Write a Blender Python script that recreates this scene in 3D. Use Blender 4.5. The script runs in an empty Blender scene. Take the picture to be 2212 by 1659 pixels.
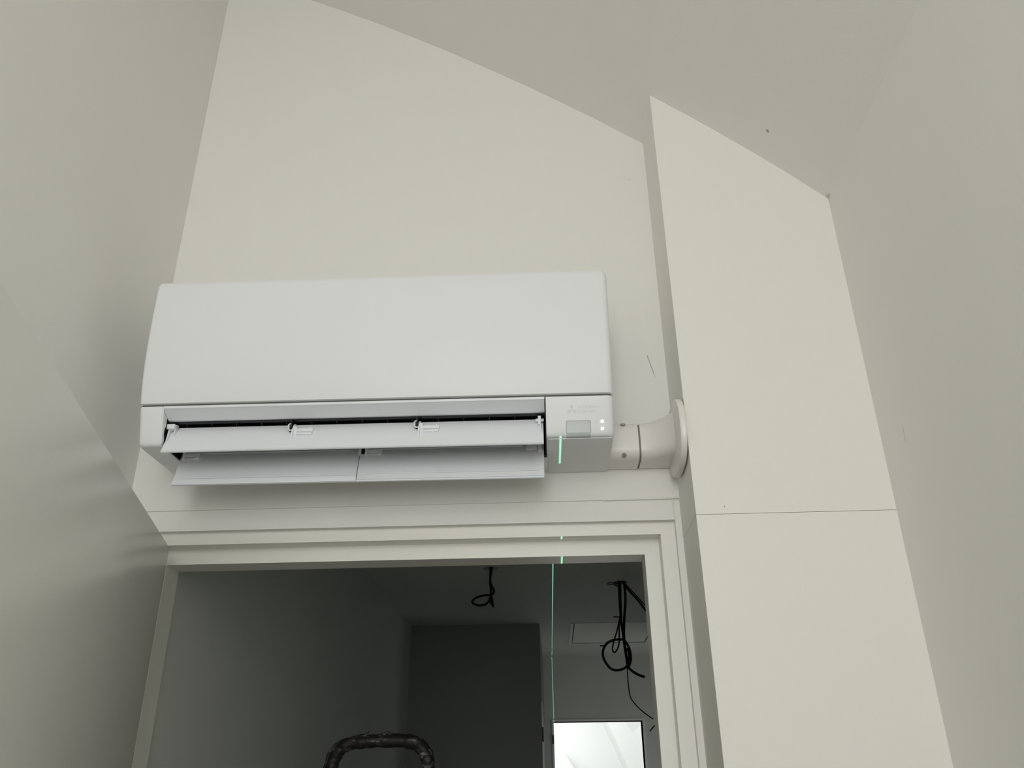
import bpy, math, random
from mathutils import Vector, Matrix
random.seed(7)
sc = bpy.context.scene
COL = sc.collection

# ------------------------------------------------------------------ camera
cam_d = bpy.data.cameras.new('camera')
cam = bpy.data.objects.new('camera', cam_d)
COL.objects.link(cam)
cam_d.sensor_width = 36.0
cam_d.lens = 29.194
cam_d.clip_start = 0.02
cam_d.clip_end = 60
RX = Vector((0.99882425, 0.04728298, -0.01069743))
DN = Vector((-0.03022442, 0.43485585, -0.89999271))
FW = Vector((-0.0379025, 0.89925786, 0.43577367))
mw = Matrix.Identity(4)
for i in range(3):
    mw[i][0] = RX[i]; mw[i][1] = -DN[i]; mw[i][2] = -FW[i]
mw[1][3] = -1.444; mw[2][3] = 1.65
cam.matrix_world = mw
sc.camera = cam

# ------------------------------------------------------------------ view, world
sc.view_settings.view_transform = 'Standard'
sc.view_settings.look = 'None'
sc.view_settings.gamma = 1.0
sc.view_settings.use_curve_mapping = False
sc.view_settings.exposure = 0.0
w = bpy.data.worlds.new('world'); sc.world = w
w.use_nodes = True
w.node_tree.nodes['Background'].inputs[0].default_value = (0.75, 0.86, 1.0, 1)
w.node_tree.nodes['Background'].inputs[1].default_value = 0.12
sc.cycles.use_denoising = True
sc.cycles.max_bounces = 12
sc.cycles.diffuse_bounces = 8

# ------------------------------------------------------------------ lights
def area(name, loc, direction, sx, sy, power, color):
    l = bpy.data.lights.new(name, 'AREA')
    l.shape = 'RECTANGLE'; l.size = sx; l.size_y = sy; l.energy = power; l.color = color
    o = bpy.data.objects.new(name, l); COL.objects.link(o)
    o.location = loc
    o.rotation_euler = Vector(direction).to_track_quat('-Z', 'Y').to_euler()
    return o
# daylight entering by the window in the wall behind the camera
area('window_daylight', (-0.12, -3.36, 2.06), (0.03, 1, 0), 0.86, 1.46, 29.0, (1.0, 0.995, 0.98))
# daylight reaching the hallway from a side room
area('side_room_daylight', (1.04, 3.45, 1.2), (-1, 1.1, 0), 0.6, 1.6, 2.0, (1.0, 1.0, 0.94))
# daylight in the room at the end of the hallway
area('far_room_daylight', (-0.6, 5.6, 2.75), (0.25, 0.3, -1), 1.6, 1.6, 40.0, (0.99, 1.0, 1.0))

# green line laser standing on the hallway floor, its light a thin vertical plane
ld = bpy.data.lights.new('laser_beam', 'POINT')
ld.shadow_soft_size = 0.0
ld.energy = 1.0
ld.use_nodes = True
nt = ld.node_tree
nt.nodes.clear()
out = nt.nodes.new('ShaderNodeOutputLight')
em = nt.nodes.new('ShaderNodeEmission')
tc = nt.nodes.new('ShaderNodeTexCoord')
sp = nt.nodes.new('ShaderNodeSeparateXYZ')
ab = nt.nodes.new('ShaderNodeMath'); ab.operation = 'ABSOLUTE'
mr = nt.nodes.new('ShaderNodeMapRange')
mr.interpolation_type = 'SMOOTHSTEP'
mr.inputs['From Min'].default_value = 0.0004
mr.inputs['From Max'].default_value = 0.0011
mr.inputs['To Min'].default_value = 230.0
mr.inputs['To Max'].default_value = 0.0
em.inputs['Color'].default_value = (0.30, 1.0, 0.58, 1)
nt.links.new(tc.outputs['Normal'], sp.inputs[0])
nt.links.new(sp.outputs['X'], ab.inputs[0])
nt.links.new(ab.outputs[0], mr.inputs['Value'])
nt.links.new(mr.outputs[0], em.inputs['Strength'])
nt.links.new(em.outputs[0], out.inputs[0])
lo = bpy.data.objects.new('laser_beam', ld); COL.objects.link(lo)
LY = 1.10
lo.location = (0.0243 - 0.0056 * LY, LY, 0.25)
lo.rotation_euler = (0, 0, math.atan(0.0056))

# ------------------------------------------------------------------ materials
def mat(name, col, rough=0.5, spec=0.5, bump=0.0, bscale=400.0, metallic=0.0, mottle=0.0, marks=(), emit=None, estr=0.0, coat=0.0):
    m = bpy.data.materials.new(name); m.use_nodes = True
    nt = m.node_tree; b = nt.nodes['Principled BSDF']
    b.inputs['Roughness'].default_value = rough
    b.inputs['Specular IOR Level'].default_value = spec
    b.inputs['Metallic'].default_value = metallic
    b.inputs['Coat Weight'].default_value = coat
    tc = nt.nodes.new('ShaderNodeTexCoord')
    rgb = nt.nodes.new('ShaderNodeRGB'); rgb.outputs[0].default_value = (*col, 1)
    cur = rgb.outputs[0]
    if mottle:
        n = nt.nodes.new('ShaderNodeTexNoise'); n.inputs['Scale'].default_value = 3.0; n.inputs['Detail'].default_value = 3
        nt.links.new(tc.outputs['Object'], n.inputs['Vector'])
        mx = nt.nodes.new('ShaderNodeMix'); mx.data_type = 'RGBA'
        mx.inputs['A'].default_value = (*[c * (1 - mottle) for c in col], 1)
        mx.inputs['B'].default_value = (*[min(1, c * (1 + mottle)) for c in col], 1)
        nt.links.new(n.outputs['Fac'], mx.inputs['Factor'])
        cur = mx.outputs['Result']
    for (a, c, r, mc, k) in marks:
        a = Vector(a); c = Vector(c); ab_ = c - a
        L2 = max(ab_.length_squared, 1e-9)
        s = nt.nodes.new('ShaderNodeVectorMath'); s.operation = 'SUBTRACT'; s.inputs[1].default_value = a
        nt.links.new(tc.outputs['Object'], s.inputs[0])
        d = nt.nodes.new('ShaderNodeVectorMath'); d.operation = 'DOT_PRODUCT'; d.inputs[1].default_value = ab_ / L2
        nt.links.new(s.outputs[0], d.inputs[0])
        cl = nt.nodes.new('ShaderNodeClamp'); nt.links.new(d.outputs['Value'], cl.inputs[0])
        sc_ = nt.nodes.new('ShaderNodeVectorMath'); sc_.operation = 'SCALE'; sc_.inputs[0].default_value = ab_
        nt.links.new(cl.outputs[0], sc_.inputs['Scale'])
        di = nt.nodes.new('ShaderNodeVectorMath'); di.operation = 'DISTANCE'
        nt.links.new(s.outputs[0], di.inputs[0]); nt.links.new(sc_.outputs[0], di.inputs[1])
        mp = nt.nodes.new('ShaderNodeMapRange')
        mp.inputs['From Min'].default_value = r * 0.5; mp.inputs['From Max'].default_value = r
        mp.inputs['To Min'].default_value = k; mp.inputs['To Max'].default_value = 0
        nt.links.new(di.outputs['Value'], mp.inputs['Value'])
        mx = nt.nodes.new('ShaderNodeMix'); mx.data_type = 'RGBA'
        nt.links.new(mp.outputs[0], mx.inputs['Factor'])
        nt.links.new(cur, mx.inputs['A']); mx.inputs['B'].default_value = (*mc, 1)
        cur = mx.outputs['Result']
    nt.links.new(cur, b.inputs['Base Color'])
    if bump:
        n = nt.nodes.new('ShaderNodeTexNoise'); n.inputs['Scale'].default_value = bscale; n.inputs['Detail'].default_value = 2
        nt.links.new(tc.outputs['Object'], n.inputs['Vector'])
        bp = nt.nodes.new('ShaderNodeBump'); bp.inputs['Strength'].default_value = bump; bp.inputs['Distance'].default_value = 0.001
        nt.links.new(n.outputs['Fac'], bp.inputs['Height']); nt.links.new(bp.outputs[0], b.inputs['Normal'])
    if emit:
        b.inputs['Emission Color'].default_value = (*emit, 1); b.inputs['Emission Strength'].default_value = estr
    return m

WALLC = (0.785, 0.78, 0.75)
DIRT = (0.22, 0.19, 0.14)
M_wall = mat('wall_paint', WALLC, 0.75, 0.3, 0.25, 260, mottle=0.012, marks=[
    ((0.2035, 0, 2.4025), (0.2128, 0, 2.3639), 0.0009, (0.15, 0.13, 0.1), 0.75),
    ((0.2128, 0, 2.3639), (0.2147, 0, 2.3548), 0.0007, (0.15, 0.13, 0.1), 0.4),
    ((0.1985, 0, 2.837), (0.2005, 0, 2.834), 0.0022, DIRT, 0.18),
    ((0.229, -0.01, 2.105), (0.242, -0.01, 2.103), 0.004, (0.45, 0.41, 0.33), 0.25)])
M_left = mat('left_wall_paint', WALLC, 0.7, 0.3, 0.25, 260, mottle=0.012)
M_right = mat('right_wall_paint', WALLC, 0.7, 0.3, 0.25, 260, mottle=0.012, marks=[
    ((0.553, -0.2314, 2.1437), (0.553, -0.2299, 2.1212), 0.0014, (0.4, 0.36, 0.3), 0.45),
    ((0.553, -0.145, 2.648), (0.553, -0.155, 2.655), 0.006, DIRT, 0.22)])
M_pillar = mat('boxing_paint', (0.80, 0.795, 0.745), 0.7, 0.3, 0.2, 260, mottle=0.01, marks=[
    ((0.2838, -0.145, 2.0497), (0.2839, -0.145, 2.0502), 0.0011, (0.12, 0.1, 0.08), 0.8)])
M_ceil = mat('ceiling_paint', WALLC, 0.8, 0.3, 0.25, 260, mottle=0.012, marks=[
    ((0.4375, -0.2154, 2.7624), (0.4392, -0.2146, 2.7608), 0.0035, (0.15, 0.12, 0.1), 0.7),
    ((0.550, -0.15, 2.652), (0.552, -0.155, 2.650), 0.006, DIRT, 0.4)])
M_frame = mat('frame_paint', (0.78, 0.775, 0.725), 0.35, 0.5, 0.15, 200)
M_door = mat('door_paint', (0.74, 0.74, 0.705), 0.27, 0.5, 0.12, 220)
M_floor = mat('floor_boards', (0.33, 0.315, 0.29), 0.6, 0.4, mottle=0.1)
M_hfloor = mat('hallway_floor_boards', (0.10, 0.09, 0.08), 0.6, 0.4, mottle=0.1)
M_wall_shade = mat('shade_dark_hallway_paint', (0.23, 0.24, 0.22), 0.7, 0.3)  # darker than the hallway paint: the wall's shade is put into its colour
M_hatch = mat('hatch_paint', (0.70, 0.72, 0.68), 0.6, 0.4)
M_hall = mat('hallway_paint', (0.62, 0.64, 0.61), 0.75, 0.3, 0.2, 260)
M_far = mat('far_room_paint', (0.80, 0.81, 0.80), 0.8, 0.3)
M_ac = mat('white_plastic', (0.775, 0.79, 0.81), 0.42, 0.4)
M_acd = mat('white_vane_plastic', (0.765, 0.79, 0.825), 0.38, 0.45)
M_black = mat('black_interior', (0.004, 0.004, 0.006), 0.6, 0.2)
M_blade = mat('dark_blade_plastic', (0.006, 0.006, 0.008), 0.35, 0.4)
M_recv = mat('grey_receiver_window', (0.50, 0.54, 0.55), 0.25, 0.5)
M_logo = mat('pale_grey_print', (0.66, 0.66, 0.67), 0.4, 0.5)
M_led = mat('indicator_light', (1, 1, 1), 0.4, emit=(1, 1, 0.97), estr=1.6)
M_seam = mat('dark_joint', (0.10, 0.10, 0.095), 0.8)
M_seam2 = mat('grey_brown_joint', (0.35, 0.34, 0.30), 0.8)  # grey-brown colour of the hairline joint across the column
M_duct = mat('cream_duct_plastic', (0.74, 0.725, 0.70), 0.32, 0.5)
M_ductgap = mat('grey_rubber_joint', (0.22, 0.22, 0.21), 0.7)
M_metal = mat('screw_steel', (0.75, 0.74, 0.72), 0.3, metallic=1.0)
M_cable = mat('black_cable_sheath', (0.004, 0.004, 0.004), 0.6, 0.2)
M_hole = mat('dark_ceiling_void', (0.006, 0.006, 0.006), 0.9, 0.1)
M_alu = mat('aluminium', (0.55, 0.55, 0.54), 0.4, metallic=0.8)
M_hinge = mat('black_ironwork', (0.01, 0.01, 0.01), 0.5)
M_brass = mat('satin_steel', (0.6, 0.6, 0.58), 0.3, metallic=1.0)

# worn, paint-splattered rubber grip of the ladder
M_grip = bpy.data.materials.new('worn_black_grip'); M_grip.use_nodes = True
nt = M_grip.node_tree; b = nt.nodes['Principled BSDF']; b.inputs['Roughness'].default_value = 0.55
tc = nt.nodes.new('ShaderNodeTexCoord'); mpn = nt.nodes.new('ShaderNodeMapping'); mpn.inputs['Scale'].default_value = (14, 30, 45)
n = nt.nodes.new('ShaderNodeTexNoise'); n.inputs['Scale'].default_value = 1.6; n.inputs['Detail'].default_value = 5; n.inputs['Roughness'].default_value = 0.65
cr = nt.nodes.new('ShaderNodeValToRGB')
cr.color_ramp.elements[0].position = 0.50; cr.color_ramp.elements[0].color = (0.012, 0.011, 0.011, 1)
cr.color_ramp.elements[1].position = 0.66; cr.color_ramp.elements[1].color = (0.30, 0.29, 0.27, 1)
e = cr.color_ramp.elements.new(0.57); e.color = (0.05, 0.045, 0.043, 1)
nt.links.new(tc.outputs['Object'], mpn.inputs[0]); nt.links.new(mpn.outputs[0], n.inputs['Vector'])
nt.links.new(n.outputs['Fac'], cr.inputs[0]); nt.links.new(cr.outputs[0], b.inputs['Base Color'])

# ------------------------------------------------------------------ mesh helpers
class MB:
    """collects vertices and faces for one mesh object"""
    def __init__(s): s.v = []; s.f = []
    def add(s, vs, fs):
        k = len(s.v); s.v += [tuple(p) for p in vs]; s.f += [tuple(i + k for i in q) for q in fs]
    def box(s, x0, x1, y0, y1, z0, z1):
        s.add([(x0, y0, z0), (x1, y0, z0), (x1, y1, z0), (x0, y1, z0), (x0, y0, z1), (x1, y0, z1), (x1, y1, z1), (x0, y1, z1)],
              [(0, 3, 2, 1), (4, 5, 6, 7), (0, 1, 5, 4), (1, 2, 6, 5), (2, 3, 7, 6), (3, 0, 4, 7)])
    def rings(s, rings, closed_u=True, caps=True):
        n = len(rings[0]); k = len(s.v)
        for r in rings: s.v += [tuple(p) for p in r]
        for i in range(len(rings) - 1):
            for j in range(n if closed_u else n - 1):
                a = k + i * n + j; b = k + i * n + (j + 1) % n
                s.f.append((a, b, b + n, a + n))
        if caps:
            s.f.append(tuple(k + j for j in range(n))[::-1])
            s.f.append(tuple(k + (len(rings) - 1) * n + j for j in range(n)))
    def prism_x(s, prof, x0, x1):          # profile of (y, z)
        s.rings([[(x0, y, z) for y, z in prof], [(x1, y, z) for y, z in prof]])
    def prism_y(s, prof, y0, y1):          # profile of (x, z)
        s.rings([[(x, y0, z) for x, z in prof], [(x, y1, z) for x, z in prof]])
    def prism_z(s, prof, z0, z1):
        s.rings([[(x, y, z0) for x, y in prof], [(x, y, z1) for x, y in prof]])
    def tube(s, pts, r, n=10, smooth=6, rf=None):
        P = [Vector(p) for p in pts]
        if smooth and len(P) > 2:
            Q = []
            for i in range(len(P) - 1):
                p0 = P[max(i - 1, 0)]; p1 = P[i]; p2 = P[i + 1]; p3 = P[min(i + 2, len(P) - 1)]
                for t in range(smooth):
                    t /= smooth
                    Q.append(0.5 * ((2 * p1) + (p2 - p0) * t + (2 * p0 - 5 * p1 + 4 * p2 - p3) * t * t + (3 * p1 - p0 - 3 * p2 + p3) * t ** 3))
            Q.append(P[-1]); P = Q
        rings = []; up = None
        for i, p in enumerate(P):
            t = (P[min(i + 1, len(P) - 1)] - P[max(i - 1, 0)]).normalized()
            if up is None:
                up = t.orthogonal().normalized()
            else:
                up = (up - t * up.dot(t)); up = up.normalized() if up.length > 1e-6 else t.orthogonal().normalized()
            sd = t.cross(up); rr = r if rf is None else r * rf(i / (len(P) - 1))
            rings.append([p + (up * math.cos(a) + sd * math.sin(a)) * rr for a in [2 * math.pi * k / n for k in range(n)]])
        s.rings(rings)
    def disc(s, c, nrm, r, t, n=24):
        nrm = Vector(nrm).normalized(); u = nrm.orthogonal().normalized(); v = nrm.cross(u); c = Vector(c)
        s.rings([[c + nrm * h + (u * math.cos(a) + v * math.sin(a)) * r for a in [2 * math.pi * k / n for k in range(n)]] for h in (0, t)])
    def build(s, name, m, parent=None, off=(0, 0, 0), bevel=0.0, smooth=False, seg=2):
        me = bpy.data.meshes.new(name)
        me.from_pydata([(x - off[0], y - off[1], z - off[2]) for x, y, z in s.v], [], s.f)
        import bmesh
        bm = bmesh.new(); bm.from_mesh(me); bmesh.ops.recalc_face_normals(bm, faces=bm.faces)
        if bevel:
            ed = [e for e in bm.edges if len(e.link_faces) == 2 and e.calc_face_angle(0) > 0.5]
            bmesh.ops.bevel(bm, geom=ed, offset=bevel, segments=seg, affect='EDGES', clamp_overlap=True, profile=0.5)
        bm.to_mesh(me); bm.free()
        me.materials.append(m)
        o = bpy.data.objects.new(name, me); COL.objects.link(o)
        if parent: o.parent = parent
        elif off != (0, 0, 0): o.location = off
        if smooth or bevel:
            for p in me.polygons: p.use_smooth = True
            me.set_sharp_from_angle(angle=math.radians(32))
        return o

def struct(o, label=None):
    o['kind'] = 'structure'
    if label: o['label'] = label
    return o
def tag(o, label, cat, group=None):
    o['label'] = label; o['category'] = cat
    if group: o['group'] = group
    return o
def empty(name, loc, label, cat, group=None):
    o = bpy.data.objects.new(name, None); COL.objects.link(o); o.location = loc; o.empty_display_size = 0.1
    return tag(o, label, cat, group)

# ------------------------------------------------------------------ room shell
# curved roof: inner profile in x, z
ROOF = [(-0.80, 3.553), (-0.70, 3.512), (-0.62, 3.475), (-0.5533, 3.443), (-0.4733, 3.4015), (-0.40, 3.361), (-0.3257, 3.3177), (-0.22, 3.254),
        (-0.1246, 3.1925), (-0.0168, 3.1205), (0.055, 3.070), (0.1283, 3.0175), (0.2316, 2.9385), (0.295, 2.8865), (0.3512, 2.8390), (0.42, 2.7785),
        (0.4817, 2.7215), (0.557, 2.6475), (0.60, 2.602)]
def roof_z(x):
    for (a, za), (b_, zb) in zip(ROOF, ROOF[1:]):
        if a <= x <= b_: return za + (zb - za) * (x - a) / (b_ - a)
    return ROOF[-1][1]
YB = -3.40            # rear wall behind the camera
m = MB()
prof = ROOF + [(x, z + 0.10) for x, z in ROOF[::-1]]
m.prism_y(prof, YB - 0.05, 0.0)
struct(m.build('ceiling', M_ceil), 'white curved ceiling sloping down to the right')

XL, XR = -0.772, 0.553
# left wall
m = MB()
m.box(XL - 0.12, XL, YB, 0.0, 0, 3.60)
struct(m.build('wall_left', M_left), 'white left wall behind the open door')
m = MB()
m.box(XR, XR + 0.12, YB, 0.0, 0, 2.80)
struct(m.build('wall_right', M_right), 'white right wall')

# gable wall with door opening (board over the head sits 4 mm behind the plaster)
HX0, HX1 = -0.745, 0.2265      # structural opening for the frame
m = MB()
top = [(x, z) for x, z in ROOF if XL - 0.1 < x <= 0.557]
pl = [(XL - 0.12, 2.112), (XR + 0.12, 2.112), (XR + 0.12, roof_z(0.59) + 0.03)] + [(x, z + 0.03) for x, z in top[::-1]] + [(XL - 0.12, roof_z(-0.78) + 0.03)]
m.prism_y(pl, 0.0, 0.10)
m.box(XL - 0.12, XR + 0.12, 0.004, 0.10, 2.074, 2.112)
m.box(XL - 0.12, HX0, 0.004, 0.10, 0, 2.074)
m.box(HX1, XR + 0.12, 0.004, 0.10, 0, 2.074)
m.box(0.2375, 0.2465, 0.0, 0.004, 2.047, 2.112)
struct(m.build('wall_back', M_wall), 'white end wall around the doorway under the air conditioner')
# run of sealant in the corner over the frame
m = MB()
m.tube([(0.10, 0.0015, 2.1125), (0.19, 0.001, 2.1128), (0.226, 0.0, 2.1128), (0.237, -0.001, 2.1135)], 0.0017, 8, 4)
m.tube([(0.2255, 0.002, 2.111), (0.2262, 0.003, 2.09), (0.2268, 0.003, 2.076)], 0.0016, 8, 3)
m.tube([(0.2335, 0.000, 2.1145), (0.2385, -0.001, 2.1125), (0.2385, 0.0, 2.108)], 0.0023, 8, 4)
struct(m.build('trim_2', M_frame, smooth=True), 'bead of white sealant along the board joint')

# rear wall with window opening
m = MB()
WX0, WX1, WZ0, WZ1 = -0.60, 0.36, 1.30, 2.55
for b4 in ((XL - 0.12, WX0, 0, 3.62), (WX1, XR + 0.12, 0, 3.62), (WX0, WX1, 0, WZ0), (WX0, WX1, 2.80, 3.62)):
    m.box(b4[0], b4[1], YB - 0.12, YB, b4[2], b4[3])
struct(m.build('wall_front', M_left), 'white wall behind the viewer with a window')
m = MB()
WZ1 = 2.80
for b4 in ((WX0, WX0 + 0.05, WZ0, WZ1), (WX1 - 0.05, WX1, WZ0, WZ1), (WX0 + 0.05, WX1 - 0.05, WZ0, WZ0 + 0.05), (WX0 + 0.05, WX1 - 0.05, WZ1 - 0.05, WZ1)):
    m.box(b4[0], b4[1], YB - 0.09, YB - 0.03, b4[2], b4[3])
struct(m.build('window_1', M_frame, bevel=0.004), 'white window frame behind the viewer')
m = MB(); m.box(XL - 0.12, XR + 0.12, YB - 0.12, 0.10, -0.05, 0)
struct(m.build('floor', M_floor), 'grey brown floor')

# boxing (pipe chase) in the right corner, two boards with a joint at 2.04 m
PX, PY = 0.2375, -0.145
m = MB()
zt = lambda x: roof_z(x) + 0.03
xs = [PX, 0.295, 0.3512, 0.42, 0.4817, XR + 0.02]
m.prism_y([(PX, 2.0380)] + [(XR + 0.02, 2.0380)] + [(x, zt(x)) for x in xs[::-1]], PY, 0.0)
struct(m.build('wall_corner', M_pillar), 'cream white boxed column in the right corner, upper board')
m = MB(); m.box(PX + 0.0022, XR + 0.02, PY + 0.0022, 0.004, 2.032, 2.040)
struct(m.build('trim_3', M_seam2), 'dark hairline joint across the boxed column')
m = MB(); m.box(PX, XR + 0.02, PY, 0.004, 0, 2.0372)
struct(m.build('wall_corner_lower', M_pillar), 'cream white boxed column in the right corner, lower board')

# ------------------------------------------------------------------ door frame
FY, RY, BY = 0.018, 0.052, 0.107
OX0, OX1, OZ = -0.733, 0.2005, 2.052     # rebate opening
IX0, IX1, IZ = -0.7058, 0.1735, 2.0245   # clear opening
def frame_member(side):
    if side == 'L': return [(HX0, FY), (OX0, FY), (OX0, RY), (IX0, RY), (IX0, BY), (HX0, BY)]
    return [(HX1, FY), (OX1, FY), (OX1, RY), (IX1, RY), (IX1, BY), (HX1, BY)]
m = MB()
m.prism_z(frame_member('L'), 0, OZ)
m.prism_z(frame_member('R'), 0, OZ)
# head
m.prism_x([(FY, 2.074), (FY, OZ), (RY, OZ), (RY, 2.074)], HX0, HX1)
m.box(IX0, IX1, RY + 0.00002, BY, IZ, 2.074)
m.box(HX0, IX0, RY + 0.0001, BY, OZ, 2.074); m.box(IX1, HX1, RY + 0.0001, BY, OZ, 2.074)
struct(m.build('trim_1', M_frame), 'white rebated wooden door frame')

# ------------------------------------------------------------------ open door leaf
H = Vector((-0.6782, -0.0105)); Dv = (Vector((-0.4587, -0.8688)) - H).normalized(); Nv = Vector((Dv.y, -Dv.x))
if Nv.x > 0: Nv = -Nv
Ld = 0.905
H0 = H - Dv * 0.007
p = [H0, H + Dv * Ld, H + Dv * Ld + Nv * 0.04, H0 + Nv * 0.04]
m = MB(); m.prism_z([(q.x, q.y) for q in p], 0.008, 2.0428)
door = struct(m.build('door_1', M_door, bevel=0.0015), 'white smooth door leaf standing open along the left wall')
m = MB()
hc = H + Dv * (Ld - 0.06)
m.disc((hc.x, hc.y, 1.05), (-Nv.x, -Nv.y, 0), 0.026, 0.008)
m.tube([(hc.x, hc.y, 1.05), (hc.x - Nv.x * 0.05, hc.y - Nv.y * 0.05, 1.05), (hc.x - Nv.x * 0.055 - Dv.x * 0.02, hc.y - Nv.y * 0.055 - Dv.y * 0.02, 1.05),
        (hc.x - Nv.x * 0.055 - Dv.x * 0.12, hc.y - Nv.y * 0.055 - Dv.y * 0.12, 1.05)], 0.009, 12, 4)
m.build('door_handle', M_brass, door, smooth=True)

# ------------------------------------------------------------------ hallway and far room
HL, HR, HC = -0.72, 1.05, 2.40
BYY, FWY = 2.93, 4.20
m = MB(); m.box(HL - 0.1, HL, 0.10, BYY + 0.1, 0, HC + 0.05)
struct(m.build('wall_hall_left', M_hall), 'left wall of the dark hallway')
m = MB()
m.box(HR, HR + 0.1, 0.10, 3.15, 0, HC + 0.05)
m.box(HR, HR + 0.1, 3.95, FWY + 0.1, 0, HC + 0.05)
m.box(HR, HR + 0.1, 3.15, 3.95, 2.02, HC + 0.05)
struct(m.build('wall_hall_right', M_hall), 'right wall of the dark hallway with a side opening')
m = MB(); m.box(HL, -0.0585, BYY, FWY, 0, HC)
struct(m.build('wall_hall_block', M_wall_shade), 'wall projecting into the hallway, its shade painted into the colour')
m = MB()
m.prism_y([(-0.0585, 0), (0.0, 0), (0.0, 2.012), (0.556, 2.012), (0.556, 0), (HR, 0), (HR, HC), (-0.0585, HC)], FWY, FWY + 0.1)
struct(m.build('wall_hall_end', M_hall), 'grey end wall of the hallway around the far doorway')
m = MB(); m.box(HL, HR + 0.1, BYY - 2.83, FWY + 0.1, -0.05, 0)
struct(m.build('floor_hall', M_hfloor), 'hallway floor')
# hallway ceiling with two round cable holes and the hatch cut-out
def hole_ring(cx, cy, r, half, n=32):
    vs = []; fs = []
    for i in range(n):
        a = 2 * math.pi * i / n
        c_, s_ = math.cos(a), math.sin(a); k = half / max(abs(c_), abs(s_))
        vs += [(cx + r * c_, cy + r * s_, HC), (cx + k * c_, cy + k * s_, HC), (cx + r * c_, cy + r * s_, HC + 0.03)]
    for i in range(n):
        j = (i + 1) % n
        fs += [(3 * i, 3 * i + 1, 3 * j + 1, 3 * j), (3 * i, 3 * j, 3 * j + 2, 3 * i + 2)]
    return vs, fs
H1 = (-0.2231, 1.7154); H2 = (0.2912, 2.0063)
hx0, hx1, hy0, hy1 = 0.10, 0.565, 2.935, 3.64
m = MB()
cuts = [(H1[0] - 0.06, H1[0] + 0.06, H1[1] - 0.06, H1[1] + 0.06), (H2[0] - 0.06, H2[0] + 0.06, H2[1] - 0.06, H2[1] + 0.06), (hx0, hx1, hy0, hy1)]
gx = sorted({HL - 0.05, HR + 0.05, -0.0585} | {c[0] for c in cuts} | {c[1] for c in cuts})
gy = sorted({0.10, FWY + 0.05} | {c[2] for c in cuts} | {c[3] for c in cuts})
for x0, x1 in zip(gx, gx[1:]):
    for y0, y1 in zip(gy, gy[1:]):
        cx, cy = (x0 + x1) / 2, (y0 + y1) / 2
        if any(c[0] < cx < c[1] and c[2] < cy < c[3] for c in cuts): continue
        m.add([(x0, y0, HC), (x1, y0, HC), (x1, y1, HC), (x0, y1, HC)], [(0, 1, 2, 3)])
for h in (H1, H2):
    m.add(*hole_ring(h[0], h[1], 0.029, 0.06))
m.box(HL - 0.1, HR + 0.1, 0.10, FWY + 0.1, HC + 0.05, HC + 0.09)
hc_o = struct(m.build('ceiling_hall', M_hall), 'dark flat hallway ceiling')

# far room
m = MB()
m.box(-1.6, -1.5, FWY + 0.1, 7.1, 0, 3.2); m.box(2.0, 2.1, FWY + 0.1, 7.1, 0, 2.6)
m.box(-1.5, 0.0, FWY + 0.1, FWY + 0.12, 0, 3.2); m.box(0.556, 2.0, FWY + 0.1, FWY + 0.12, 0, 3.2); m.box(0.0, 0.556, FWY + 0.1, FWY + 0.12, 2.012, 3.2)
struct(m.build('wall_far_side', M_far), 'white walls of the bright far room')
m = MB(); m.box(-1.6, 2.1, 7.0, 7.1, 0, 3.3)
struct(m.build('wall_far', M_far), 'white end wall of the bright far room')
m = MB(); m.box(-1.6, 2.1, FWY + 0.1, 7.1, -0.05, 0)
struct(m.build('floor_far', M_floor), 'floor of the far room')
arc = [(-1.6, 3.25), (-0.6, 3.05), (-0.1, 2.80), (0.2, 2.52), (0.36, 2.33), (0.45, 2.175), (0.54, 1.985), (0.62, 1.79), (0.70, 1.55), (0.82, 1.1), (0.93, 0.6), (1.0, 0.0)]
m = MB(); m.prism_y(arc + [(1.1, 0), (1.1, 3.35), (-1.6, 3.35)], 6.35, 7.0)
struct(m.build('ceiling_far', M_far), 'white curved ceiling of the far room')
arc2 = [(-1.6, 3.35), (-0.5, 3.20), (0.1, 2.92), (0.38, 2.62), (0.53, 2.40), (0.645, 2.175), (0.73, 2.06), (0.83, 1.88), (0.95, 1.6), (1.1, 1.1), (1.2, 0.6), (1.25, 0)]
arc2 = [(x * 0.93 - 0.01, z) for x, z in arc2]
m = MB(); m.prism_y(arc2 + [(2.0, 0), (2.0, 3.4), (-1.6, 3.4)], FWY + 0.12, 6.35)
struct(m.build('ceiling_far_front', M_far), 'nearer part of the curved far ceiling')
m = MB(); m.prism_y([(0.068, 1.94), (0.36, 1.50), (0.36, 0.0), (0.068, 0.0)], 6.7, 6.98)
struct(m.build('trim_4', M_far), 'white sloping boxing in the far room')
# far door lining, hinge and the thin edge of a door at the wall corner
m = MB()
m.box(-0.012, 0.0, FWY - 0.008, FWY + 0.12, 0, 2.024); m.box(0.556, 0.568, FWY - 0.008, FWY + 0.12, 0, 2.024); m.box(0.0, 0.556, FWY - 0.008, FWY + 0.12, 2.012, 2.024)
fr = struct(m.build('trim_5', M_far), 'lining of the far doorway')
m = MB(); m.box(-0.0118, -0.0015, FWY - 0.012, FWY - 0.0079, 1.884, 1.934); m.build('hinge', M_hinge, fr)
m = MB(); m.box(-0.0583, -0.0540, BYY + 0.002, BYY + 0.045, 0, 2.02)
lin = struct(m.build('trim_6', M_frame), 'thin pale edge strip on the dark wall corner')
m = MB(); m.box(-0.0584, -0.050, BYY - 0.003, BYY + 0.02, 1.842, 1.908); m.build('strike_plate', M_hinge, lin)

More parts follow.
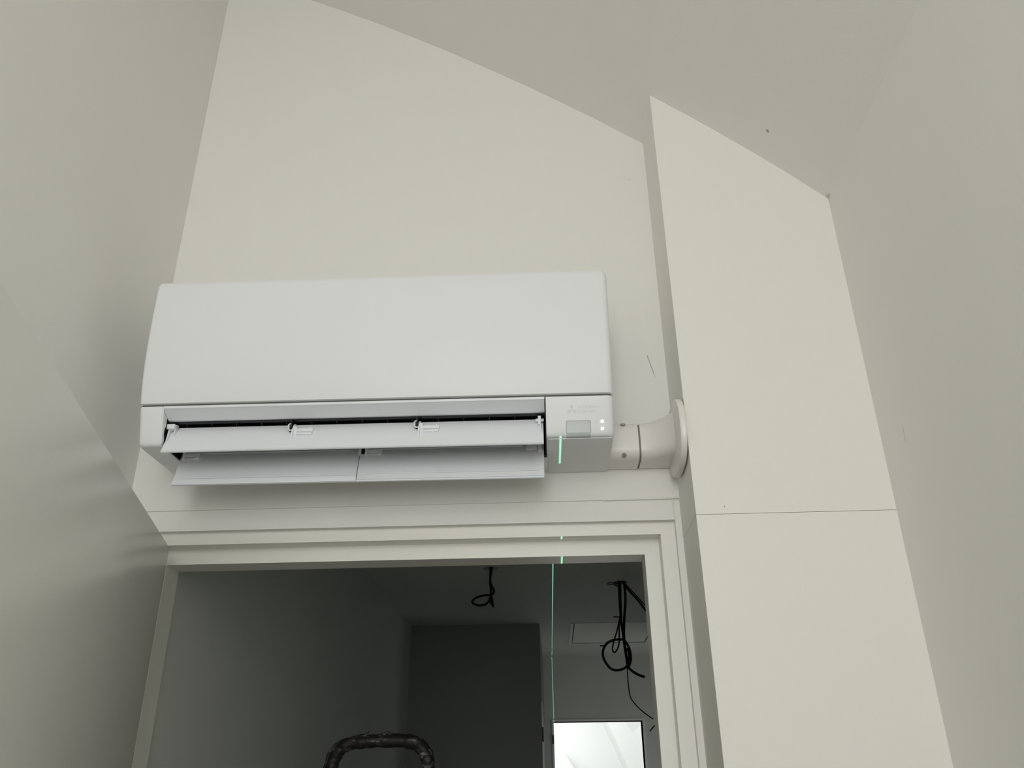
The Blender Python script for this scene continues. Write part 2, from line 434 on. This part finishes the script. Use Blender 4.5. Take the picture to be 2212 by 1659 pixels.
# hatch in hallway ceiling
hat = empty('access_hatch', ((hx0 + hx1) / 2, (hy0 + hy1) / 2, HC), 'pale rectangular access hatch set in the dark hallway ceiling', 'hatch')
of = ((hx0 + hx1) / 2, (hy0 + hy1) / 2, HC)
m = MB()
m.box(hx0, hx0 + 0.018, hy0, hy1, HC - 0.003, HC + 0.03); m.box(hx1 - 0.018, hx1, hy0, hy1, HC - 0.003, HC + 0.03)
m.box(hx0 + 0.018, hx1 - 0.018, hy0, hy0 + 0.018, HC - 0.003, HC + 0.03); m.box(hx0 + 0.018, hx1 - 0.018, hy1 - 0.018, hy1, HC - 0.003, HC + 0.03)
m.build('hatch_frame', M_hatch, hat, of)
m = MB(); m.box(hx0 + 0.024, hx1 - 0.024, hy0 + 0.026, hy1 - 0.026, HC + 0.002, HC + 0.022)
m.build('hatch_panel', M_hatch, hat, of)
m = MB(); m.box(hx0 + 0.017, hx1 - 0.017, hy0 + 0.017, hy1 - 0.017, HC + 0.024, HC + 0.028)
m.build('hatch_seal', M_hole, hat, of)

# ------------------------------------------------------------------ cables
y1 = H1[1]
cb = empty('cable_tail', (H1[0], y1, HC), 'short black cable with one loop hanging from the left hole in hallway ceiling', 'cable')
of = (H1[0], y1, HC)
m = MB(); m.disc((H1[0], y1, HC + 0.012), (0, 0, 1), 0.0285, 0.004, 32); m.build('ceiling_hole', M_hole, cb, of)
L = [(-0.2200, .0, 2.413), (-0.2240, .003, 2.385), (-0.2250, .006, 2.350), (-0.2200, .01, 2.335), (-0.2130, .014, 2.3224), (-0.2125, .01, 2.309), (-0.2250, .0, 2.300), (-0.2493, -.01, 2.296),
     (-0.2760, -.015, 2.288), (-0.2905, -.012, 2.276), (-0.2860, -.005, 2.2665), (-0.2640, .003, 2.2625), (-0.2430, .008, 2.2670), (-0.2300, .008, 2.2800), (-0.2225, .004, 2.2960), (-0.2230, .0, 2.3250), (-0.2255, -.004, 2.350)]
m = MB(); m.tube([(x, y1 + y, z) for x, y, z in L], 0.0042, 10, 6); m.build('cable', M_cable, cb, of, smooth=True)
m = MB(); m.tube([(-0.2225, y1, 2.298), (-0.2222, y1, 2.285), (-0.2190, y1, 2.270), (-0.2110, y1, 2.252)], 0.0085, 10, 5, rf=lambda t: max(0.12, math.sin(math.pi * min(1, (t * 0.85 + 0.12)))) )
m.build('taped_end', M_cable, cb, of, smooth=True)
m = MB(); m.tube([(-0.2215, y1, 2.408), (-0.2225, y1, 2.39), (-0.2245, y1, 2.37)], 0.0075, 10, 4, rf=lambda t: 1 - 0.4 * t); m.build('sleeve', M_cable, cb, of, smooth=True)

y2 = H2[1]
cb = empty('cable_bundle', (H2[0], y2, HC), 'tangle of long black cables with a round coil hanging from right ceiling hole', 'cable')
of = (H2[0], y2, HC)
m = MB(); m.disc((H2[0], y2, HC + 0.012), (0, 0, 1), 0.0285, 0.004, 32); m.build('ceiling_hole', M_hole, cb, of)
def cable(pts, r, dy=0.0, name='cable'):
    m = MB(); m.tube([(x, y2 + dy + 0.006 * math.sin(i * 1.7), z) for i, (x, z) in enumerate(pts)], r, 10, 6)
    return m.build(name, M_cable, cb, of, smooth=True)
cable([(.2870, 2.412), (.2850, 2.36), (.2835, 2.32), (.2835, 2.2475), (.2885, 2.19), (.2930, 2.13), (.2975, 2.085), (.3000, 2.070)], .0052)
cable([(.2813, 2.1716), (.2574, 2.1725), (.2350, 2.1655), (.2194, 2.1549), (.2070, 2.138), (.2026, 2.1180), (.2060, 2.096), (.2160, 2.078), (.2280, 2.0645), (.2440, 2.0565), (.2600, 2.0548),
       (.2760, 2.0590), (.2900, 2.067), (.3020, 2.080), (.3105, 2.1038), (.3110, 2.125), (.3050, 2.147), (.2920, 2.1655), (.2790, 2.1722)], .0048, -.008)
cable([(.2835, 2.405), (.2845, 2.34), (.2821, 2.2758), (.2740, 2.24), (.2630, 2.2025), (.2500, 2.168), (.2415, 2.1403), (.2420, 2.1265), (.2500, 2.1225), (.2606, 2.1340), (.2680, 2.155), (.2711, 2.1844), (.2735, 2.22), (.2800, 2.262)], .0030, -.016)
cable([(.3050, 2.412), (.3085, 2.38), (.3078, 2.33), (.3010, 2.28), (.2955, 2.23), (.2925, 2.184), (.2935, 2.14), (.2960, 2.105), (.2995, 2.076), (.3080, 2.060), (.3230, 2.0465), (.3420, 2.037), (.3620, 2.0310)], .0052, .008)
cable([(.2950, 2.408), (.2925, 2.36), (.2900, 2.3211), (.2880, 2.26), (.2890, 2.20), (.2940, 2.1394), (.2965, 2.0777), (.2962, 2.04), (.2975, 2.0), (.3010, 1.9600), (.3120, 1.938), (.3320, 1.9160), (.3580, 1.895), (.3833, 1.8761)], .0022, .014)
cable([(.3030, 2.408), (.3180, 2.383), (.3389, 2.3537), (.3620, 2.325), (.3880, 2.289), (.420, 2.25), (.445, 2.20), (.46, 2.12), (.455, 2.055), (.44, 2.0)], .0045, .018)
cable([(.3040, 2.410), (.3230, 2.388), (.3500, 2.355), (.3850, 2.312), (.425, 2.27), (.445, 2.19), (.45, 2.08), (.44, 1.94), (.405, 1.8715), (.3838, 1.8505), (.3674, 1.8336)], .0022, .024)
# twist of tape on the coil, ties and bare wires at the hole
m = MB(); m.tube([(.3010, y2, 2.140), (.3090, y2, 2.118), (.3080, y2, 2.095), (.3010, y2, 2.073), (.2930, y2, 2.062)], .0078, 10, 5, rf=lambda t: 0.6 + 0.5 * math.sin(math.pi * t)); m.build('tape_wrap', M_cable, cb, of, smooth=True)
for pts in ([(.2530, 2.2595), (.2900, 2.2585)], [(.1925, 2.1482), (.2110, 2.1479)]):
    m = MB(); m.tube([(x, y2 - .012, z) for x, z in pts], .0022, 8, 0); m.build('cable_tie', M_cable, cb, of, smooth=True)
for k, pts in enumerate(([(.236, 2.391), (.248, 2.3975), (.265, 2.394), (.284, 2.392)], [(.239, 2.388), (.250, 2.391), (.268, 2.390), (.286, 2.383)], [(.262, 2.392), (.276, 2.384), (.286, 2.374)])):
    m = MB(); m.tube([(x, y2 - .012 + .005 * k, z) for x, z in pts], .0016, 8, 5); m.build('bare_wire', M_cable, cb, of, smooth=True)
m = MB(); m.tube([(.288, y2, 2.41), (.287, y2, 2.392), (.2855, y2, 2.368)], .0095, 10, 4, rf=lambda t: 1 - 0.4 * t); m.build('sleeve', M_cable, cb, of, smooth=True)

# ------------------------------------------------------------------ step ladder (its hoop shows in the doorway)
lx, ly = -0.438, 0.92
lad = empty('step_ladder', (lx, ly, 0), 'step ladder with a worn paint-stained black hoop handle standing in the dark doorway', 'ladder')
of = (lx, ly, 0)
HS = lambda x: -0.458 + (x + 0.455) * 0.86
hoop = [(-0.606, 1.30), (-0.604, 1.50), (-0.603, 1.62), (-0.602, 1.700), (-0.592, 1.738), (-0.566, 1.764), (-0.520, 1.7735), (-0.435, 1.7760), (-0.365, 1.7725), (-0.327, 1.757), (-0.308, 1.728), (-0.304, 1.690), (-0.304, 1.62), (-0.304, 1.50), (-0.305, 1.30)]
P = [(HS(x), ly, z - (0.014 if z > 1.6 else 0)) for x, z in hoop]
m = MB(); m.tube(P, 0.0175, 14, 8, rf=lambda t: 1 + 0.05 * math.sin(t * 90) + 0.035 * math.sin(t * 233 + 1) + 0.03 * math.sin(t * 517))
m.build('handle_hoop', M_grip, lad, of, smooth=True)
# peeling strip of tape along the hoop
for t in (0.03, 0.11, 0.19, 0.42, 0.50, 0.83):
    i = 3 + t * 8; a = int(i); f_ = i - a
    q0 = Vector(P[a]).lerp(Vector(P[a + 1]), f_); L_ = 0.012 + 0.018 * random.random()
    d_ = (Vector(P[a + 1]) - Vector(P[a])).normalized(); nn = Vector((-d_.z, 0, d_.x)); nn = nn if (q0 + nn - Vector((-0.455, ly, 1.5))).length > (q0 - nn - Vector((-0.455, ly, 1.5))).length else -nn
    m = MB()
    m.tube([q0 - d_ * L_ + nn * 0.012 + Vector((0, -0.010, 0)), q0 + nn * (0.0165 + 0.003 * random.random()) + Vector((0, -0.006, 0)), q0 + d_ * L_ + nn * 0.013 + Vector((0, -0.009, 0))], 0.0045, 7, 4, rf=lambda t: 0.45 + 0.7 * math.sin(math.pi * t))
    m.build('tape_wrap', M_grip, lad, of, smooth=True)
for sx in (HS(-0.606), HS(-0.304)):
    dx = -0.04 if sx < -0.45 else 0.04
    m = MB(); m.tube([(sx, ly, 1.42), (sx, ly - 0.01, 1.0), (sx + dx, ly - 0.16, 0.03)], 0.016, 8, 6); m.build('front_stile', M_alu, lad, of, smooth=True)
    m = MB(); m.tube([(sx, ly + 0.02, 1.36), (sx + dx * 0.6, ly + 0.20, 0.7), (sx + dx, ly + 0.42, 0.03)], 0.014, 8, 6); m.build('rear_leg', M_alu, lad, of, smooth=True)
for k, z in enumerate((0.28, 0.53, 0.78, 1.03)):
    e_ = 0.035 * (1 - z / 1.1)
    m = MB(); m.box(-0.584 - e_, -0.332 + e_, ly - 0.02 - 0.14 * (1 - z / 1.05) - 0.05, ly - 0.14 * (1 - z / 1.05) + 0.02, z - 0.015, z + 0.01); m.build('step', M_alu, lad, of, bevel=0.003)
m = MB(); m.box(-0.584, -0.332, ly - 0.06, ly + 0.16, 1.27, 1.295); m.build('platform', M_alu, lad, of, bevel=0.004)

# ------------------------------------------------------------------ air conditioner
AO = (-0.285, 0.0, 2.168)
ac = empty('air_conditioner', AO, 'white wall-mounted air conditioner indoor unit with open air vanes above the doorway', 'air conditioner')
ac.rotation_euler = (0, math.radians(0.28), 0)
X0, X1 = -0.684, 0.114
def interp(tab, z):
    for (a, ya), (b_, yb) in zip(tab, tab[1:]):
        if a <= z <= b_: return ya + (yb - ya) * (z - a) / (b_ - a)
    return tab[0][1] if z < tab[0][0] else tab[-1][1]
def rrect(x0, x1, yf, yb, rl, rr, n=6):
    pts = [(x0, yb), (x0, yf + rl)]
    for k in range(1, n + 1):
        a = math.pi / 2 * k / n; pts.append((x0 + rl - rl * math.cos(a), yf + rl - rl * math.sin(a)))
    for k in range(0, n + 1):
        a = math.pi / 2 * k / n; pts.append((x1 - rr + rr * math.sin(a), yf + rr - rr * math.cos(a)))
    pts.append((x1, yb))
    return pts
PF = [(2.2358, -0.1945), (2.2366, -0.1963), (2.250, -0.2005), (2.270, -0.2050), (2.295, -0.2095), (2.325, -0.2128), (2.360, -0.2150), (2.400, -0.2168), (2.440, -0.2175), (2.456, -0.2175), (2.461, -0.2168), (2.4640, -0.2150), (2.4652, -0.2120)]
rings = []
for z, y in PF:
    k = 0.0 if 2.236 < z < 2.46 else (0.0012 if z < 2.3 else (z - 2.456) * 0.30)
    rings.append([(x, yy, z) for x, yy in rrect(X0 + k, X1 - k, y, -0.11, 0.006, 0.0105)])
m = MB(); m.rings(rings)
fp = m.build('front_panel', M_ac, ac, AO, smooth=True)
# casing behind: top, back and ends
m = MB()
m.box(X0 + 0.001, X1 - 0.001, -0.11, -0.0005, 2.236, 2.4635)
m.box(X0 + 0.001, X1 - 0.001, -0.08, -0.0005, 2.1685, 2.236)
m.build('casing', M_ac, ac, AO, bevel=0.002)
# dark joint between front panel and the lower parts
m = MB(); m.box(X0 + 0.004, X1 - 0.004, -0.1905, -0.10, 2.2305, 2.2362); m.build('joint_strip', M_seam, ac, AO)
# lower end covers
CF = [(2.1680, -0.1690), (2.1688, -0.1722), (2.1705, -0.1742), (2.1735, -0.1762), (2.185, -0.1800), (2.200, -0.1853), (2.215, -0.1903), (2.228, -0.1945), (2.2310, -0.1950), (2.2318, -0.1938)]
def end_cover(name, xa, xb, rl, rr):
    rings = []
    for z, y in CF:
        k = 0.0028 * max(0, (2.1735 - z) / 0.0055) ** 1.5
        rings.append([(x, yy, z) for x, yy in rrect(xa + (k if rl > 0.004 else 0), xb - (k if rr > 0.004 else 0), y, -0.079, rl, rr)])
    m = MB(); m.rings(rings)
    return m.build(name, M_ac, ac, AO, smooth=True)
end_cover('end_cover', X0, -0.6435, 0.008, 0.0018)
cc = end_cover('corner_cover', 0.0022, X1, 0.0012, 0.0105)
m = MB(); m.box(0.0045, 0.1095, -0.1665, -0.003, 2.1667, 2.1684); m.build('bottom_plate', M_ac, ac, AO, bevel=0.0005)
# inner cheek of the left end cover
m = MB(); m.prism_x([(-0.178, 2.170), (-0.1935, 2.2315), (-0.176, 2.2315), (-0.174, 2.205), (-0.160, 2.175), (-0.1585, 2.1695)], -0.6437, -0.6418); m.build('cheek', M_ac, ac, AO)
m = MB(); m.disc((-0.6419, -0.1585, 2.1935), (1, 0, 0), 0.0185, 0.0008, 28); m.build('cheek_recess', M_black, ac, AO)
# outlet: black liner with openings to the front and below
m = MB()
m.box(-0.6435, 0.0022, -0.0905, -0.0795, 2.168, 2.232)
m.box(-0.6435, 0.0022, -0.175, -0.0795, 2.2285, 2.2335)
m.box(-0.6434, -0.6415, -0.172, -0.0795, 2.170, 2.232)
m.box(0.0003, 0.0021, -0.174, -0.0795, 2.169, 2.232)
m.build('air_outlet', M_black, ac, AO)
m = MB(); m.prism_x([(-0.0885, 2.1682), (-0.0885, 2.175), (-0.06, 2.175), (-0.06, 2.1682)], -0.6435, 0.0022); m.build('rear_lip', M_acd, ac, AO)
# fixed deflector under the joint
m = MB(); m.prism_x([(-0.1950, 2.2316), (-0.1958, 2.2308), (-0.1955, 2.2272), (-0.1930, 2.2262), (-0.1700, 2.2152), (-0.1640, 2.2150), (-0.1640, 2.2314)], -0.6412, 0.0002); m.build('deflector', M_acd, ac, AO)
m = MB(); m.prism_x([(-0.1655, 2.2152), (-0.1655, 2.2140), (-0.160, 2.2125), (-0.150, 2.2150), (-0.150, 2.2165)], -0.6412, 0.0002); m.build('deflector_rim', M_blade, ac, AO)
# vertical guide blades inside
for k in range(15):
    x = -0.616 + k * 0.0435
    m = MB(); m.box(x - 0.0005, x + 0.0005, -0.152, -0.095, 2.186, 2.228); gb = m.build('guide_blade', M_blade, ac, AO)
    m = MB(); m.box(x - 0.0005, x + 0.0005, -0.1530, -0.1518, 2.2125, 2.2145); m.build('blade_glint', M_ductgap, gb, AO)  # small paler box paints in the glint on the blade edge
# swing vanes
def vane_prof(a, b_, th, bulge, n=10, lip=0.0):
    a = Vector(a); b_ = Vector(b_); d = (b_ - a); nrm = Vector((d.y, -d.x)).normalized()
    if nrm.x > 0: nrm = -nrm
    front = []; back = []
    for k in range(n + 1):
        t = k / n; p_ = a + d * t; h = bulge * 4 * t * (1 - t)
        tt = th * (0.45 + 0.55 * math.sin(math.pi * min(1, max(0.0, t * 0.9 + 0.06))))
        front.append(p_ + nrm * (h)); back.append(p_ + nrm * (h) - nrm * tt)
    return [(q.x, q.y) for q in front + back[::-1]]
VX0, VX1 = -0.6395, -0.0025
m = MB(); m.prism_x(vane_prof((-0.1532, 2.2088), (-0.1812, 2.1538), 0.0035, 0.0022), VX0, VX1)
uv = m.build('upper_vane', M_acd, ac, AO, smooth=True)
m = MB(); m.prism_x([(-0.1812, 2.1538), (-0.1822, 2.1552), (-0.1805, 2.1580), (-0.1780, 2.1565)], VX0, VX1); m.build('vane_lip', M_acd, uv)
for q in uv.children: q.data.transform(Matrix.Translation((-AO[0], -AO[1], -AO[2])))
def vy(z, a=(-0.1532, 2.2088), b_=(-0.1812, 2.1538), bulge=0.0022):
    t = (z - a[1]) / (b_[1] - a[1]); return a[0] + (b_[0] - a[0]) * t - bulge * 4 * t * (1 - t) * 0.9
for xb in (-0.4245, -0.2105):
    m = MB()
    m.prism_x([(vy(2.2045) - 0.0085, 2.2045), (vy(2.2075) - 0.005, 2.2085), (vy(2.2075) + 0.002, 2.2075), (vy(2.170) + 0.001, 2.170), (vy(2.171) - 0.0006, 2.171), (vy(2.183) - 0.0050, 2.184), (vy(2.190) - 0.0075, 2.192)], xb - 0.0014, xb + 0.0014)
    m.box(xb + 0.0013, xb + 0.0062, vy(2.193) - 0.0055, vy(2.193) + 0.001, 2.1840, 2.2010)
    m.build('vane_bracket', M_acd, uv, AO, bevel=0.0006)
    m = MB()
    m.box(xb + 0.0060, xb + 0.0335, vy(2.1925) - 0.0052, vy(2.1925) + 0.001, 2.1905, 2.1965)
    m.box(xb + 0.0060, xb + 0.0330, vy(2.1865) - 0.0038, vy(2.1865) + 0.001, 2.1845, 2.1885)
    m.disc((xb + 0.0285, vy(2.198) - 0.0032, 2.1990), (0, -1, 0.2), 0.0017, 0.002, 12)
    m.build('vane_clip', M_acd, uv, AO, bevel=0.0005)
    m = MB(); m.box(xb - 0.0060, xb - 0.0036, -0.166, -0.148, 2.196, 2.214); m.box(xb - 0.0064, xb - 0.0030, -0.1680, -0.1590, 2.1915, 2.204); m.build('vane_arm', M_blade, ac, AO)
    m = MB(); m.tube([(xb - 0.0050, -0.168, 2.2055), (xb - 0.0078, -0.1695, 2.2030), (xb - 0.0074, -0.1705, 2.1955), (xb - 0.0050, -0.171, 2.1925), (xb - 0.0010, -0.1705, 2.1930)], 0.0011, 8, 5); m.build('vane_hook', M_acd, uv, AO, smooth=True)
# pivots at the two ends of the upper vane
m = MB(); m.prism_x([(-0.1690, 2.2085), (-0.1600, 2.2140), (-0.1530, 2.2115), (-0.1600, 2.1960), (-0.1690, 2.1830), (-0.1740, 2.1760), (-0.1700, 2.1990)], VX0 + 0.001, VX0 + 0.0035)
m.box(VX0 - 0.0015, VX0 + 0.0120, -0.1730, -0.1600, 2.1995, 2.2085)
m.prism_x([(-0.1660, 2.2090), (-0.1560, 2.2120), (-0.1600, 2.1860), (-0.1700, 2.1720)], VX0 + 0.0100, VX0 + 0.0120)
m.build('pivot', M_acd, uv, AO, bevel=0.0008)
m = MB(); m.box(VX1 - 0.0090, VX1 - 0.0035, -0.1690, -0.1560, 2.1935, 2.2090); m.box(VX1 - 0.0130, VX1 + 0.0010, -0.1660, -0.1610, 2.2000, 2.2050)
m.prism_x([(-0.1690, 2.1960), (-0.1600, 2.1960), (-0.1660, 2.1760), (-0.1740, 2.1730)], VX1 - 0.0060, VX1 - 0.0035)
m.build('pivot', M_acd, uv, AO, bevel=0.0008)
# lower vane: full-width panel and a second panel set on its right half
A2, B2 = (-0.0975, 2.1900), (-0.1205, 2.1165)
m = MB(); m.prism_x(vane_prof(A2, B2, 0.0032, 0.0010), VX0 - 0.0005, VX1 - 0.0005)
lv = m.build('lower_vane', M_acd, ac, AO, smooth=True)
def ly_(z): t = (z - A2[1]) / (B2[1] - A2[1]); return A2[0] + (B2[0] - A2[0]) * t - 0.001 * 4 * t * (1 - t)
m = MB(); m.prism_x([(ly_(2.1885) - 0.0001, 2.1885), (ly_(2.1885) - 0.0016, 2.1885), (ly_(2.155) - 0.0017, 2.155), (ly_(2.1205) - 0.0016, 2.1202), (ly_(2.1205) + 0.0003, 2.1202)], -0.3218, VX1 - 0.001)
lv2 = m.build('lower_vane_panel', M_acd, lv, AO, bevel=0.0004)
# raised ribs along the lower edges
m = MB()
m.box(-0.6290, -0.3440, ly_(2.1300) - 0.0020, ly_(2.1300) + 0.0008, 2.1290, 2.1305)
m.box(-0.6290, -0.3440, ly_(2.1815) - 0.0010, ly_(2.1815) + 0.0008, 2.1808, 2.1820)
m.box(-0.6392, -0.3222, ly_(2.1185) - 0.0026, ly_(2.1185) + 0.0005, 2.1170, 2.1250)
m.box(-0.3080, -0.0110, ly_(2.1300) - 0.0034, ly_(2.1300) - 0.0010, 2.1300, 2.1314)
m.box(-0.3218, VX1 - 0.001, ly_(2.1180) - 0.0014, ly_(2.1180) + 0.0005, 2.1168, 2.1192)
m.box(-0.3080, -0.0390, ly_(2.1815) - 0.0024, ly_(2.1815) - 0.0010, 2.1812, 2.1824)
m.build('vane_rib', M_acd, lv, AO)
m = MB(); m.prism_x([(ly_(2.168) - 0.0019, 2.168), (ly_(2.1198) - 0.0024, 2.1198), (ly_(2.1198), 2.1198), (ly_(2.168), 2.168)], -0.3227, -0.3218); m.build('vane_seam', M_seam, lv, AO)
for xa, xb in ((-0.6350, -0.6050), (-0.3130, -0.2830)):
    y = ly_(2.175)
    m = MB(); m.box(xa, xb, y - 0.0052, y + 0.001, 2.1735, 2.1800); m.box(xa + 0.002, xb - 0.002, y - 0.0042, y + 0.001, 2.1690, 2.1715); m.box(xa, xa + 0.004, y - 0.0068, y + 0.001, 2.1675, 2.1845)
    m.box(xb - 0.007, xb - 0.001, y - 0.0065, y, 2.1695, 2.1745)
    m.build('vane_clip', M_acd, lv, AO, bevel=0.0005)
m = MB(); m.box(-0.3245, -0.3200, ly_(2.176) - 0.0065, ly_(2.176), 2.1700, 2.1850); m.build('vane_clip', M_acd, lv, AO, bevel=0.0005)
m = MB(); m.box(-0.3195, -0.3140, ly_(2.178) - 0.0045, ly_(2.178) - 0.001, 2.1720, 2.1860); m.build('vane_hook', M_blade, lv, AO)
m = MB(); y = ly_(2.176); m.box(-0.0330, -0.0140, y - 0.0028, y + 0.0005, 2.1690, 2.1870); m.box(-0.0130, -0.0060, y - 0.0060, y + 0.001, 2.1690, 2.1880); m.build('vane_clip', M_acd, lv, AO, bevel=0.0005)

# corner cover details
def yf(z): return interp(CF, z)
e_ = 0.0004
m = MB()
zs = [2.1915, 2.1853, 2.178, 2.1735, 2.1705, 2.1688, 2.1680]
pr = [(yf(z) - e_, z - (e_ if z < 2.17 else 0)) for z in zs] + [(-0.1668, 2.1675), (-0.1668, 2.1690)] + [(yf(z) + 0.0015, z) for z in zs[::-1] if z > 2.172] 
m.prism_x(pr, 0.0355, 0.0748); m.build('receiver_window', M_recv, cc, AO)
m = MB()
m.prism_x([(yf(2.1922) - 0.0001, 2.1922), (yf(2.1914) - 0.0001, 2.1914), (yf(2.1914) + 0.001, 2.1914), (yf(2.1922) + 0.001, 2.1922)], 0.0350, 0.0754)
for xa in (0.0350, 0.0748): m.prism_x([(yf(z) - 0.0001, z) for z in (2.1920, 2.18, 2.1735, 2.1690)] + [(yf(z) + 0.001, z) for z in (2.1735, 2.18, 2.1920)], xa, xa + 0.0006)
m.build('window_joint', M_seam, cc, AO)
for z in (2.1903, 2.1790):
    m = MB(); m.disc((0.0945, yf(z) - 0.0001, z), (0, -1, -0.34), 0.0024, 0.0006, 24); m.build('indicator_light', M_led, cc, AO)
# faint timer ring
m = MB(); n = 20
ring = []
for k in range(n):
    a = 2 * math.pi * k / n
    ring.append((math.cos(a), math.sin(a)))
vs = []; fs = []
for c_, s_ in ring:
    for r in (0.0024, 0.0018):
        z = 2.1896 + r * s_; vs.append((0.0848 + r * 0.85 * c_, yf(z) - 0.00025, z))
for k in range(n):
    j = (k + 1) % n; fs.append((2 * k, 2 * k + 1, 2 * j + 1, 2 * j))
m.add(vs, fs); m.build('timer_symbol', M_logo, cc, AO)
# three-diamond emblem and two lines of lettering, pale grey on white
m = MB()
ex, ez, S = 0.0450, 2.2090, 0.0060
for a0 in (90, 210, 330):
    a = math.radians(a0); d = Vector((math.cos(a), math.sin(a)))
    l_ = Vector((math.cos(a + math.radians(30)), math.sin(a + math.radians(30)))) * S; r_ = Vector((math.cos(a - math.radians(30)), math.sin(a - math.radians(30)))) * S
    q = [Vector((0, 0)), r_, r_ + l_, l_]
    q = [p_ * 0.94 + d * 0.0002 for p_ in q]
    m.add([(ex + p_.x, yf(ez + p_.y) - 0.00025, ez + p_.y) for p_ in q], [(0, 1, 2, 3)])
m.build('emblem', M_logo, cc, AO)
def lettering(txt, x0, x1, z0, z1):
    cu = bpy.data.curves.new('lettering', 'FONT'); cu.body = txt; cu.size = 1
    to = bpy.data.objects.new('lettering_source', cu); COL.objects.link(to)
    bpy.context.view_layer.update()
    me = bpy.data.meshes.new_from_object(to.evaluated_get(bpy.context.evaluated_depsgraph_get()))
    bpy.data.objects.remove(to)
    xs = [v.co.x for v in me.vertices]; ys = [v.co.y for v in me.vertices]
    ax, bx_, ay, by_ = min(xs), max(xs), min(ys), max(ys)
    for v in me.vertices:
        x = x0 + (v.co.x - ax) / (bx_ - ax) * (x1 - x0); z = z0 + (v.co.y - ay) / (by_ - ay) * (z1 - z0)
        v.co = (x - AO[0], yf(z) - 0.00025 - AO[1], z - AO[2])
    me.materials.clear(); me.materials.append(M_logo)
    o = bpy.data.objects.new('lettering', me); COL.objects.link(o); o.parent = cc
    return o
lettering('MITSUBISHI', 0.0560, 0.0905, 2.2110, 2.2155)
lettering('ELECTRIC', 0.0560, 0.0845, 2.2040, 2.2083)

# ------------------------------------------------------------------ pipe duct to the boxing
DO = (0.175, 0.0, 2.20)
du = empty('duct_cover', DO, 'cream plastic pipe duct running from the air conditioner into the boxed column', 'duct')
def sect(x, yb, yfr, z0, z1, r, n=5):
    pts = []
    for (cy, cz, a0) in ((yfr + r, z0 + r, 180), (yb - r * 0.2, z0 + r * 0.2, 270), (yb - r * 0.2, z1 - r * 0.2, 0), (yfr + r, z1 - r, 90)):
        rr = r if cy < (yb + yfr) / 2 else r * 0.2
        for k in range(n + 1):
            a = math.radians(a0 + 90 * k / n); pts.append((x, cy + rr * math.cos(a), cz + rr * math.sin(a)))
    return pts
m = MB()
m.rings([sect(x, -0.0015, -0.066, 2.168, 2.2370, 0.019) for x in (0.112, 0.150, 0.1655)])
d1 = m.build('straight_section', M_duct, du, DO, smooth=True)
m = MB(); m.rings([sect(x, -0.002, -0.0645, 2.1695, 2.2355, 0.018) for x in (0.1640, 0.1695)]); m.build('joint_gap', M_ductgap, du, DO, smooth=True)
m = MB()
fl = [(0.1690, 0.066, 2.2370), (0.1780, 0.0672, 2.2370), (0.1880, 0.071, 2.2375), (0.1980, 0.077, 2.2385), (0.2080, 0.086, 2.2400), (0.2170, 0.096, 2.2410), (0.2240, 0.107, 2.2415), (0.2300, 0.117, 2.2420)]
m.rings([sect(x, -0.0015, -d, 2.168 - (0.0005 if x > 0.2 else 0), zt_, 0.019 + (x - 0.169) * 0.1) for x, d, zt_ in fl])
m.build('flared_section', M_duct, du, DO, smooth=True)
# thin raised band on the two sections
m = MB(); m.rings([sect(x, -0.002, -0.0666, 2.1675, 2.2376, 0.019) for x in (0.1575, 0.1655)]); m.build('socket_rim', M_duct, du, DO, smooth=True)
# flange against the boxing
def oval(x, s, ky=1.0):
    pts = []; cy, cz, ry, rz = -0.0850, 2.1925, 0.0795 * s, 0.0615 * s
    for k in range(40):
        a = 2 * math.pi * k / 40; c_, s_ = math.cos(a), math.sin(a)
        pts.append((x, cy + ry * math.copysign(abs(c_) ** 0.78, c_), cz + rz * math.copysign(abs(s_) ** 0.78, s_)))
    return pts
m = MB(); m.rings([oval(0.2235, 0.955), oval(0.2245, 0.985), oval(0.2265, 1.0), oval(0.2330, 1.0), oval(0.2345, 0.985)])
m.build('wall_flange', M_duct, du, DO, smooth=True)
m = MB(); m.rings([oval(0.2335, 0.74), oval(0.2374, 0.74)]); m.build('flange_gasket', M_seam, du, DO, smooth=True)
# screws in oval recesses
def screw(x, y, z, nrm):
    nrm = Vector(nrm).normalized(); c_ = Vector((x, y, z))
    m = MB(); m.disc(c_ - nrm * 0.0012, nrm, 0.0045, 0.0016, 20); s_ = m.build('screw_recess', M_ductgap, du, DO, smooth=True)
    m = MB(); m.disc(c_, nrm, 0.0030, 0.0012, 16); m.build('screw', M_metal, s_, DO, smooth=True)
    m = MB(); m.disc(c_ + nrm * 0.0012, nrm, 0.0011, 0.0002, 8); m.build('screw_slot', M_seam, s_, DO)
screw(0.1385, -0.0605, 2.1735, (0, -0.72, -0.70))
screw(0.1400, -0.0615, 2.2325, (0, -0.75, 0.60))
